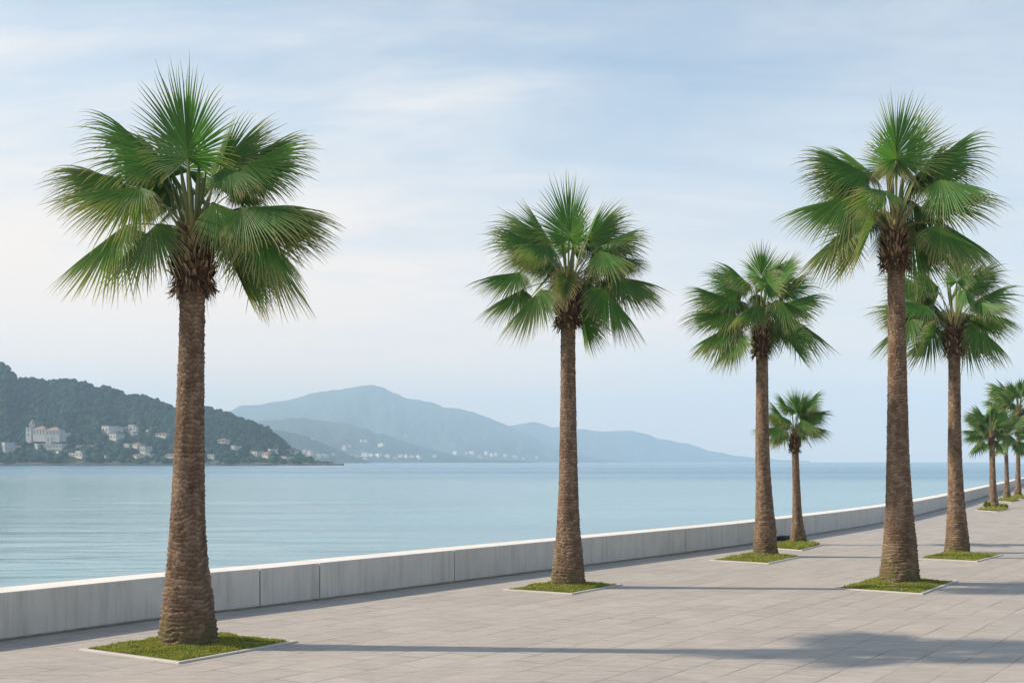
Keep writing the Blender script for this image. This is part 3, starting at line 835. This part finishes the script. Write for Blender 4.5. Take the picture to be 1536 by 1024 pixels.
class Hill:
    def __init__(s, name, prof, Ds, Dr, mat, bump, drop=0.0, seed=0, label=None, dx=3.0, nv=44, rough=1.0):
        s.prof, s.Ds, s.Dr, s.bump, s.drop, s.seed, s.rough = prof, Ds, Dr, bump, drop, seed, rough
        x0, x1 = prof[0][0], prof[-1][0]; nx = int((x1 - x0) / dx)
        m = MB(); g = []
        for i in range(nx + 1):
            x = x0 + (x1 - x0) * i / nx
            col = [m.vert(s.pt(x, j / nv)) for j in range(nv + 1)]
            top = s.pt(x, 1.0)
            for k, (dd, hz) in enumerate(((1.06, .93), (1.14, .6), (1.22, -.02))):
                D = s.Dr * dd; col.append(m.vert(((x - 768) / FPX * D, D, SEA - 1 + (top.z - SEA) * hz)))
            g.append(col)
        for i in range(nx):
            for j in range(len(g[0]) - 1): m.face((g[i][j], g[i + 1][j], g[i + 1][j + 1], g[i][j + 1]))
        s.o = m.build(name, mat, smooth=True); tag(s.o, kind='structure')
    def pt(s, x, v):
        y = min(interp(s.prof, x) + s.drop, HOR - 0.2)
        hr = CAM_H + (HOR - y) / FPX * s.Dr - SEA          # crest height above the sea
        hr += s.rough * (fbm(x * 0.05, s.seed, 0, 4)) * s.bump * 0.35 * min(1, hr / (s.bump * 2 + 1))
        D = s.Ds + (s.Dr - s.Ds) * v
        w = 0.72 * v + 0.28 * v * v * (3 - 2 * v)
        z = hr * w
        k = math.sin(math.pi * min(1, v)) ** .8
        z += k * s.bump * (1.2 * fbm(x * 0.022 + s.seed, v * 2.2, s.seed, 5)) * min(1, hr / (s.bump * 3 + 1))
        z = min(z, hr * (0.1 + 0.9 * v))
        z = max(z, 0.25 * min(1, hr / 6))
        return Vector(((x - 768) / FPX * D, D, SEA - 0.6 * (v == 0) + z))
    def hit(s, px, py):
        """point of the slope seen at a pixel"""
        last = None
        for k in range(0, 401):
            v = k / 400; p = s.pt(px, v)
            yy = HOR - (p.z - CAM_H) / p.y * FPX
            if yy <= py: return p
            last = p
        return last

left_prof = [(-420, 520), (-200, 528), (-80, 538), (-20, 543), (0, 544.7), (10, 546), (18, 559), (29, 567), (52, 566), (62, 568), (70, 573), (88.5, 568), (107, 567), (122, 573), (148, 578.6), (169, 582.5),
             (195, 590), (216, 592), (234, 599), (260, 608.5), (305, 611), (325.5, 617.6), (351.5, 623), (375, 632), (398, 640), (421, 657.7), (440.7, 670.7), (460, 682), (486, 690), (500, 691.6)]
near_prof = [(250, 640), (330, 640), (370, 640), (405, 641), (428, 646), (460, 653), (486, 663.5), (512, 675.5), (538, 685), (556, 690.5)]
mid_prof = [(250, 650), (320, 642), (360, 634), (405, 629.5), (437, 627), (460, 628), (493, 632), (519, 636.5), (545, 642), (571, 651), (607, 661), (639, 671), (672, 679), (714, 687), (760, 690), (800, 691.3)]
main_prof = [(240, 640), (300, 628), (330, 621), (340, 617), (359, 609), (389, 606.5), (418, 601.7), (444, 597), (470, 588.6), (509, 584.4), (538, 579.5), (558, 577), (571, 579.5), (590, 588), (613, 598),
             (646, 602.6), (668.5, 611), (691, 613), (708, 617), (730, 626), (763, 638), (792, 652), (830, 666), (870, 679), (910, 688), (940, 691)]
right_prof = [(680, 662), (730, 646), (766, 638), (802, 633), (830, 640), (868, 643), (905, 647), (947, 645), (968, 650), (990, 658), (1026, 664), (1075, 678), (1110, 684), (1140, 687), (1180, 690), (1215, 691.2)]
H_left = Hill('wooded_hill', left_prof, 830, 1030, M['hill'], 4.5, drop=6.5, seed=1.3)
H_near = Hill('near_ridge', near_prof, 2100, 2500, M['ridge'], 10.0, seed=2.1, drop=1)
H_mid = Hill('middle_hill', mid_prof, 2900, 3600, M['ridge'], 16.0, seed=3.7)
H_main = Hill('mountain', main_prof, 4000, 5500, M['mount'], 42.0, seed=5.2, rough=.35)
H_right = Hill('far_ridge', right_prof, 5600, 6200, M['mount'], 22.0, seed=8.8, rough=.5)

# low rocky shore along the foot of the hill
m = MB(); prev = None
for i in range(261):
    x = -420 + i * 3.6
    D = 825 + 2.5 * fbm(x * .03, 2.2)
    hh = 1.5 + 1.1 * fbm(x * .045, 9.1)
    if x > 420: hh *= max(.15, 1 - (x - 420) / 110)
    row = [m.vert(((x - 768) / FPX * (D + a), D + a, SEA + z)) for a, z in ((0, -.6), (.8, .9), (3, hh * .55 + .5 * fbm(x * .3, 1)), (9, hh + .8 * fbm(x * .22, 4)), (26, hh * 1.3 + 1.0), (44, hh * .9))]
    if prev:
        for k in range(5): m.face((prev[k], row[k], row[k + 1], prev[k + 1]))
    prev = row
tag(m.build('shore', M['shore']), kind='structure')

# ------------------------------------------------------------------ houses
hrng = random.Random(99)
keepout = []
def house(hill, x0, x1, y0, y1, label, group, wallm='h_white', roof='flat', depth=None, storeys=None, yaw=None):
    """one building; x0..x1, y0..y1 its outline on the photograph"""
    cx = (x0 + x1) / 2; p = hill.hit(cx, y1); D = p.y - 2
    W = (x1 - x0) / FPX * D; Ht = (y1 - y0) / FPX * D
    b = Vector(((cx - 768) / FPX * D, D, CAM_H - (y1 - HOR) / FPX * D))
    dp = depth or min(14, max(7, W * .6))
    keepout.append((cx, (x1 - x0) / 2 + 1.5, y0, y1, D))
    root = empty('hillside_house', b, label, 'house', group); root.rotation_euler.z = hrng.uniform(-.95, -.35) if yaw is None else yaw
    rt = Ht * (.26 if roof != 'flat' else .0); hw = Ht - rt
    m = MB(); m.box((-W / 2, 0, -6), (W / 2, dp, hw))
    m.build('wall', M[wallm], root)
    m = MB(); ov = .5
    if roof == 'flat':
        m.box((-W / 2 - .25, -.25, hw + .003), (W / 2 + .25, dp + .25, hw + .5))
        if W > 10: m.box((-W * .2, dp * .3, hw + .503), (W * .18, dp * .8, hw + 2.0))
        m.build('roof', M['r_grey'], root)
    else:
        q = [m.vert(v) for v in ((-W / 2 - ov, -ov, hw), (W / 2 + ov, -ov, hw), (W / 2 + ov, dp + ov, hw), (-W / 2 - ov, dp + ov, hw))]
        k = W * .25 if roof == 'hip' else -ov
        a = m.vert((-W / 2 + k, dp / 2, hw + rt)); c = m.vert((W / 2 - k, dp / 2, hw + rt))
        for f in ((q[0], q[1], c, a), (q[2], q[3], a, c), (q[1], q[2], c), (q[3], q[0], a), (q[3], q[2], q[1], q[0])): m.face(f)
        m.build('roof', M['r_tile'], root)
    ns = storeys or max(1, int(hw / 3.1)); nw = max(2, int(W / 3.2))
    fh = hw / ns
    for sidx in range(ns):
        m = MB(); zl = fh * (sidx + .32); m.box((-W / 2 + .1, -.04, zl - .08), (W / 2 - .1, .04, zl + .001))
        for k in range(nw):
            x = -W / 2 + W * (k + .5) / nw; z = fh * (sidx + .32)
            m.box((x - W / nw * .24, -.06, z), (x + W / nw * .24, .04, z + fh * .42))
        m.build('window_row', M['pane'], root)
    return root

GL = 'pale houses on the wooded hill across the water'
GM = 'pale houses in the haze below the far mountain'
rows_left = [
 (0, 10, 664, 676, 'pale flat-roofed block cut off by the left edge, below the castle-like villa', 'h_grey', 'flat'),
 (11, 20, 667, 674.5, 'small cream tiled house beside the pale block at the left edge', 'h_cream', 'hip'),
 (48, 60, 666, 671.5, 'dim low house between the left edge and the wing of the castle-like villa', 'h_grey', 'flat'),
 (81, 90, 674, 678, 'small white house just under the long wing of the castle-like villa', 'h_white', 'gable'),
 (99, 127, 680, 685, 'long low cream building on the shore below the castle-like villa', 'h_cream', 'flat'),
 (112, 119, 666.5, 670, 'faint small house on the slope right of the castle-like villa', 'h_grey', 'gable'),
 (129, 137, 667, 670.5, 'tiny cream house alone on the dark slope halfway to the near trunk', 'h_cream', 'gable'),
 (150, 165, 639.5, 649, 'white house with stacked floors, highest and leftmost of the upper hillside row', 'h_white', 'flat'),
 (167, 175, 638, 646.5, 'narrow tall house second from left in the upper hillside row', 'h_white', 'hip'),
 (180, 207, 640.5, 646.5, 'long white villa with flat roof in the upper hillside row', 'h_white', 'flat'),
 (191, 201, 647.5, 652, 'small white annex directly below the long white villa', 'h_white', 'flat'),
 (160, 178, 651.5, 659, 'grey house below the narrow tall one of the upper row', 'h_grey', 'flat'),
 (169, 174, 660, 663, 'tiny white hut just below the grey mid-slope house', 'h_white', 'gable'),
 (216, 224, 643, 646.5, 'faint grey house right of the long white villa', 'h_grey', 'gable'),
 (231, 250, 649, 654.5, 'white house standing alone just left of the near trunk', 'h_white', 'hip'),
 (183, 196, 666, 670, 'low pale house on the left of the stepped group above the shore', 'h_grey', 'flat'),
 (196, 208, 664, 671.5, 'white tiled house at the top of the stepped group above the shore', 'h_white', 'gable'),
 (208, 219, 670, 679, 'tall grey house in the middle of the stepped group above the shore', 'h_grey', 'flat'),
 (196, 208, 680.5, 685.5, 'cream house at the lower left of the stepped group, near the water', 'h_cream', 'hip'),
 (216, 226, 680.5, 684, 'low white house at the lower right of the stepped group, near the water', 'h_white', 'flat'),
 (246, 263, 680.5, 686, 'long white waterside house touching the left side of the near trunk', 'h_white', 'gable'),
 (154, 160, 681, 685, 'small white waterside hut on the pale shore right of the long cream building', 'h_white', 'gable'),
 (325, 338, 657.5, 664.5, 'white house high on the slope right of the near trunk', 'h_white', 'hip'),
 (345, 353, 669, 674.5, 'small white box house alone on the slope right of the near trunk', 'h_white', 'flat'),
 (310, 322, 682, 686.5, 'low grey waterside house just right of the near trunk', 'h_grey', 'flat'),
 (372, 388, 677.5, 684, 'long white house at the left end of the right shore cluster', 'h_white', 'flat'),
 (390, 404, 678, 685.5, 'white tiled house second in the right shore cluster', 'h_white', 'gable'),
 (400, 408, 674, 677.5, 'little white house above the tiled one of the right shore cluster', 'h_white', 'flat'),
 (406, 412, 669, 673, 'highest little house above the right shore cluster', 'h_grey', 'gable'),
 (418, 432, 685, 688.3, 'very low long white building at the waterline of the right shore cluster', 'h_white', 'flat'),
 (429, 443, 673, 679.5, 'broad white house near the tip of the wooded headland', 'h_white', 'gable')]
for x0, x1, y0, y1, lab, wm, rf in rows_left: house(H_left, x0, x1, y0, y1, lab, GL, wm, rf)
rows_near = [(454, 458, 673.5, 678.5, 'slim cream house just right of the headland tip', 'h_cream', 'gable'),
 (459, 467, 675, 682, 'pale pinkish house beside the slim cream one past the headland tip', 'h_pink', 'hip'),
 (473, 481, 680, 686, 'cream waterside house, left half of a pair past the headland', 'h_cream', 'gable'),
 (482, 490, 681, 686, 'white waterside house, right half of a pair past the headland', 'h_white', 'flat'),
 (497, 501, 679, 683, 'lone tiny grey house at the end of the second ridge', 'h_grey', 'gable'),
 (465, 469, 656, 658.5, 'single tiny white house high on the second ridge', 'h_white', 'gable')]
for x0, x1, y0, y1, lab, wm, rf in rows_near: house(H_near, x0, x1, y0, y1, lab, GM, wm, rf)
tiny = 'tiny pale house in the shoreline town below the far mountain'
rows_mid = [(512, 519, 667.5, 674.5, 'bright pinkish house, largest on the slope above the town', 'h_pink', 'gable'),
 (521, 526, 667, 670, 'small cream house beside the bright pinkish one above the town', 'h_cream', 'gable'),
 (539, 543, 658.5, 662, 'small white house highest on the middle hill', 'h_white', 'hip'),
 (545, 551, 659.5, 663, 'low grey house beside the highest white one on the middle hill', 'h_grey', 'flat'),
 (566, 575, 665, 669, 'white house alone on the right slope of the middle hill', 'h_white', 'flat')] + \
 [(a, b, c, d, tiny, w, r_) for a, b, c, d, w, r_ in (
 (522, 528, 681, 688, 'h_cream', 'gable'), (541, 551, 677.5, 684, 'h_white', 'gable'), (553, 558, 680, 684.5, 'h_white', 'flat'), (543, 550, 687, 689.8, 'h_cream', 'flat'),
 (560, 570, 680.5, 684.5, 'h_white', 'flat'), (575, 585, 682, 686, 'h_grey', 'flat'), (596, 604, 681, 685.5, 'h_white', 'gable'), (605, 612, 682, 686, 'h_cream', 'flat'),
 (614, 620, 682, 686, 'h_grey', 'gable'), (622, 630, 683, 686.5, 'h_white', 'flat'), (648, 655, 681.5, 685.5, 'h_grey', 'gable'), (587, 593, 684, 687.5, 'h_white', 'gable'),
 (531, 537, 683, 687, 'h_grey', 'flat'))]
for x0, x1, y0, y1, lab, wm, rf in rows_mid: house(H_mid, x0, x1, y0, y1, lab, GM, 'h_far' if wm == 'h_white' else wm, rf)
for a, b, c, d, w, r_ in ((678, 685, 676, 681.5, 'h_white', 'flat'), (697, 701, 677, 681, 'h_pink', 'gable'), (703, 710, 675.5, 680.5, 'h_white', 'gable'), (725, 731, 676, 681.5, 'h_white', 'gable'),
 (734, 739, 680, 684, 'h_white', 'flat'), (740, 746, 678.5, 683.5, 'h_cream', 'gable'), (754, 760, 681, 685, 'h_cream', 'flat'), (768, 776, 683, 686.5, 'h_grey', 'flat'), (782, 787, 686, 688.5, 'h_white', 'gable'),
 (690, 695, 683, 687, 'h_grey', 'gable'), (716, 722, 683, 687, 'h_grey', 'flat'), (802, 807, 684, 687.5, 'h_grey', 'gable')):
    house(H_main, a, b, c, d, tiny, GM, 'h_far' if w == 'h_white' else w, r_)
house(H_main, 606, 610, 651.5, 654, 'single tiny white house high on the flank of the far mountain', GM, 'h_white', 'gable')

def villa():
    D = H_left.hit(60, 672).y - 6
    c = Vector(((66 - 768) / FPX * D, D, CAM_H - (672 - HOR) / FPX * D))
    root = empty('hillside_villa', c, 'large castle-like pale villa with a tower and long wing on the wooded hill', 'villa', GL); root.rotation_euler.z = -0.2; root.scale = (.86, .86, .86)
    def X(px): return (px - 66) / FPX * D
    def Z(py): return (672 - py) / FPX * D
    rng = random.Random(4)
    for x0, x1, y0, y1, dy, nm, mt, rf in ((25, 35.5, 636, 652, 4, 'tower', 'h_white', 1), (31, 35.3, 628, 636, 5, 'turret', 'h_white', 2), (40.5, 64, 639, 650, 3, 'main_block', 'h_white', 2), (64.5, 67.2, 645, 650, 3.5, 'link_block', 'h_white', 0),
                                           (67.5, 94, 641, 651, 1, 'east_block', 'h_grey', 2), (70, 76.5, 639, 641, 2, 'parapet', 'h_white', 0), (68, 79, 651.3, 664, .5, 'stair_block', 'h_grey', 0), (69, 104, 665, 673.5, -3, 'long_wing', 'h_white', 1), (94.5, 100, 645, 650, 5, 'annex', 'h_grey', 0)):
        w = MB(); d = 9 if nm != 'turret' else 5
        w.box((X(x0), dy, Z(y1) - (5 if nm != 'turret' else 0)), (X(x1), dy + d, Z(y0)))
        o = w.build(nm, M[mt], root)
        if rf:
            r = MB(); a, b, z = X(x0) - .3, X(x1) + .3, Z(y0) + .004
            if rf == 1: r.box((a, dy - .3, z), (b, dy + d + .3, z + .55)); r.build('roof', M['r_grey'], o)
            else:
                q = [r.vert(v) for v in ((a, dy - .3, z), (b, dy - .3, z), (b, dy + d + .3, z), (a, dy + d + .3, z))]
                k = (b - a) * .38; e = r.vert((a + k, dy + d / 2, z + 3)); g = r.vert((b - k, dy + d / 2, z + 3))
                for f in ((q[0], q[1], g, e), (q[2], q[3], e, g), (q[1], q[2], g), (q[3], q[0], e), tuple(reversed(q))): r.face(f)
                r.build('roof', M['r_tile'], o)
        W, H_ = X(x1) - X(x0), Z(y0) - Z(y1); nw, ns = max(1, int(W / 2.7)), max(1, int(H_ / 3.2))
        if H_ > 3:
            for j in range(ns):
                m = MB(); zl = Z(y1) + H_ * (j + .3) / ns; m.box((X(x0) + .1, dy - .03, zl - .1), (X(x1) - .1, dy + .04, zl + .001))
                for k in range(nw):
                    x = X(x0) + W * (k + .5) / nw; zz = Z(y1) + H_ * (j + .3) / ns
                    m.box((x - .45, dy - .05, zz), (x + .45, dy + .04, zz + H_ / ns * .45))
                m.build('window_row', M['pane'], o)
        keepout.append(((x0 + x1) / 2, (x1 - x0) / 2, y0, y1 - (0 if nm in ('long_wing', 'stair_block') else 7), D))
villa()

# ------------------------------------------------------------------ the wood on the left hill
def wood():
    rng = random.Random(2024); m = MB()
    # one clump template: a rough ball
    t = (1 + 5 ** .5) / 2
    iv = [Vector(v).normalized() for v in ((-1, t, 0), (1, t, 0), (-1, -t, 0), (1, -t, 0), (0, -1, t), (0, 1, t), (0, -1, -t), (0, 1, -t), (t, 0, -1), (t, 0, 1), (-t, 0, -1), (-t, 0, 1))]
    it = [(0, 11, 5), (0, 5, 1), (0, 1, 7), (0, 7, 10), (0, 10, 11), (1, 5, 9), (5, 11, 4), (11, 10, 2), (10, 7, 6), (7, 1, 8), (3, 9, 4), (3, 4, 2), (3, 2, 6), (3, 6, 8), (3, 8, 9), (4, 9, 5), (2, 4, 11), (6, 2, 10), (8, 6, 7), (9, 8, 1)]
    vs = list(iv); cache = {}; fs = []
    def midp(a, b):
        k = (min(a, b), max(a, b))
        if k not in cache: vs.append(((vs[a] + vs[b]) / 2).normalized()); cache[k] = len(vs) - 1
        return cache[k]
    for a, b, c in it:
        ab, bc, ca = midp(a, b), midp(b, c), midp(c, a); fs += [(a, ab, ca), (b, bc, ab), (c, ca, bc), (ab, bc, ca)]
    def clump(p, r, tone):
        off = rng.uniform(0, 50); ids = []
        sx, sy, sz = rng.uniform(.85, 1.2), rng.uniform(.85, 1.2), rng.uniform(.8, 1.15)
        for v in vs:
            k = 1 + .38 * n1(v.x * 1.9 + off, v.y * 1.9, v.z * 1.9) + rng.uniform(-.10, .10)
            ids.append(m.vert((p.x + v.x * r * k * sx, p.y + v.y * r * k * sy, p.z + v.z * r * k * sz), (min(1, max(0, tone + rng.uniform(-.08, .08))), 0, 0)))
        for f in fs: m.face((ids[f[0]], ids[f[1]], ids[f[2]]))
    n = 0
    for k in range(6200):
        x = rng.uniform(-300, 492); v = rng.random() ** .85
        if k < 700: v = rng.uniform(.93, 1.03); x = rng.uniform(-300, 485)
        if v > 1.0: v = 1.0
        p = H_left.pt(x, v)
        yy = HOR - (p.z - CAM_H) / p.y * FPX
        if v < .03: continue
        skip = False
        for cx, hw, y0, y1, D in keepout:
            if abs(x - cx) < hw + 2.0 and y0 - 1 < yy < y1 + 8 and p.y < D + 6: skip = True; break
        if skip: continue
        crest = HOR - interp(H_left.prof, x)
        r = rng.uniform(1.3, 2.7) * (1.0 if crest > 30 else .7)
        if crest < 8: r *= .6
        tone = .42 + .42 * fbm(x * .03, v * 5, 3.3, 3) + rng.uniform(-.18, .18)
        hgt = r * rng.uniform(.7, 1.15)
        clump(p + UP * hgt, r, tone)
        if rng.random() < .55: clump(p + Vector((rng.uniform(-1, 1) * r, rng.uniform(-.5, .5) * r, hgt * rng.uniform(1.0, 1.5))), r * rng.uniform(.45, .7), tone + rng.uniform(-.1, .12))
    o = m.build('woodland', M['canopy']); tag(o, 'dense dark green wood covering the hill across the water', 'woodland', kind='stuff')
wood()

# ------------------------------------------------------------------ air
DENS = 2.6e-4
t = NT('haze_air')
pv = t.n('ShaderNodeVolumePrincipled')
pv.inputs['Color'].default_value = (0.62, 0.815, 1.0, 1)
pv.inputs['Density'].default_value = DENS; pv.inputs['Anisotropy'].default_value = 0.0
t.l(pv.outputs[0], t.out.inputs['Volume'])
m = MB(); m.box((-5600, -500, -6), (5600, 7700, 400))
hz = m.build('haze', t.mat); tag(hz, 'pale blue air over the bay', 'haze', kind='stuff')

# ------------------------------------------------------------------ sun and sky
SUN_EL = R(32)
travel = Vector((0.9976, -0.07, 0)).normalized()
sl = bpy.data.lights.new('sun', 'SUN'); sl.energy = 4.8; sl.angle = R(0.9); sl.color = (1.0, 0.86, 0.69)
so = bpy.data.objects.new('sun', sl); C.objects.link(so)
dirv = Vector((travel.x * math.cos(SUN_EL), travel.y * math.cos(SUN_EL), -math.sin(SUN_EL)))
so.rotation_euler = dirv.to_track_quat('-Z', 'Y').to_euler(); so.location = (-20, 5, 30)

w = bpy.data.worlds.new('World'); sc.world = w; w.use_nodes = True
nt = w.node_tree; nt.nodes.clear()
class WT(NT):
    def __init__(s, tree): s.t = tree
W = WT(nt)
out = W.n('ShaderNodeOutputWorld'); bg = W.n('ShaderNodeBackground'); bg.inputs['Strength'].default_value = 0.1
sky = W.n('ShaderNodeTexSky'); sky.sky_type = 'NISHITA'; sky.sun_disc = False
sky.sun_elevation = SUN_EL; sky.sun_rotation = R(-86); sky.air_density = 1.0; sky.dust_density = 1.2; sky.ozone_density = 1.5
dirn = W.coord('Generated')
sep = W.n('ShaderNodeSeparateXYZ'); W.l(dirn, sep.inputs[0])
zc = W.math('ADD', W.math('MAXIMUM', sep.outputs[2], 0.0), 0.16)
comb = W.n('ShaderNodeCombineXYZ')
W.l(W.math('DIVIDE', sep.outputs[0], zc), comb.inputs[0]); W.l(W.math('DIVIDE', sep.outputs[1], zc), comb.inputs[1])
pl = comb.outputs[0]
c1 = W.noise(W.mapping(pl, scale=(0.85, 1.15, 1), rot=(0, 0, .5), loc=(1.7, .3, 0)), 1.15, 7, .56, .35)
c2 = W.noise(W.mapping(pl, scale=(0.8, 2.3, 1), rot=(0, 0, .55), loc=(4.2, 2.1, 0)), 1.6, 6, .6, .5)
cl = W.math('ADD', W.math('MULTIPLY', c1, .65), W.math('MULTIPLY', c2, .35))
cloud = W.ramp(cl, [(0.37, 0.05), (0.47, 0.32), (0.60, 0.90)])
hzn = W.ramp(sep.outputs[2], [(0.0, 0.95), (0.08, 0.80), (0.18, 0.48), (0.30, 0.16), (0.5, 0.0)])
leftw = W.ramp(W.math('ADD', W.math('MULTIPLY', sep.outputs[0], -0.9), .5), [(0.0, 0.0), (1.0, 1.0)])
cloud = W.math('MULTIPLY', cloud, W.math('ADD', W.math('MULTIPLY', leftw, 0.75), 0.5))
hzn = W.math('MULTIPLY', hzn, W.math('ADD', W.math('MULTIPLY', leftw, 0.25), 0.84), True)
cloud = W.math('MULTIPLY', cloud, W.ramp(sep.outputs[2], [(0.30, 1.0), (0.7, 0.35)]))
fac = W.math('ADD', hzn, W.math('MULTIPLY', cloud, W.math('SUBTRACT', 1.0, hzn)))
fac = W.math('ADD', fac, W.math('MULTIPLY', leftw, W.ramp(sep.outputs[2], [(0.15, .22), (0.6, .0)])), True)
ccol = W.mix(leftw, (6.4, 6.4, 6.45), (7.7, 7.05, 6.4))
ccol = W.mix(W.ramp(sep.outputs[2], [(0.0, 1.0), (0.10, .75), (0.26, 0.0)]), ccol, W.mix(leftw, (9.3, 7.3, 5.8), (11.6, 8.3, 5.8)))
skyg = W.mix(1.0, sky.outputs[0], (0.94, 1.18, 1.22), 'MULTIPLY')
final = W.mix(W.math('MULTIPLY', fac, .92), skyg, ccol)
W.l(final, bg.inputs['Color']); W.l(bg.outputs[0], out.inputs['Surface'])

# ------------------------------------------------------------------ camera and render settings
cd = bpy.data.cameras.new('camera'); cam = bpy.data.objects.new('camera', cd); C.objects.link(cam)
cam.location = (0, 0, CAM_H); cam.rotation_euler = (R(90), 0, 0)
cd.sensor_fit = 'HORIZONTAL'; cd.sensor_width = 36; cd.lens = 36 * FPX / 1536
cd.shift_y = (HOR - 512) / 1536; cd.clip_start = 0.1; cd.clip_end = 20000
sc.camera = cam
vs_ = sc.view_settings; vs_.view_transform = 'Standard'; vs_.look = 'None'; vs_.exposure = 0.5; vs_.gamma = 1.0
sc.render.engine = 'CYCLES'
cy = sc.cycles
cy.max_bounces = 6; cy.diffuse_bounces = 3; cy.glossy_bounces = 3; cy.transmission_bounces = 3; cy.volume_bounces = 1
cy.caustics_reflective = False; cy.caustics_refractive = False
cy.use_denoising = True
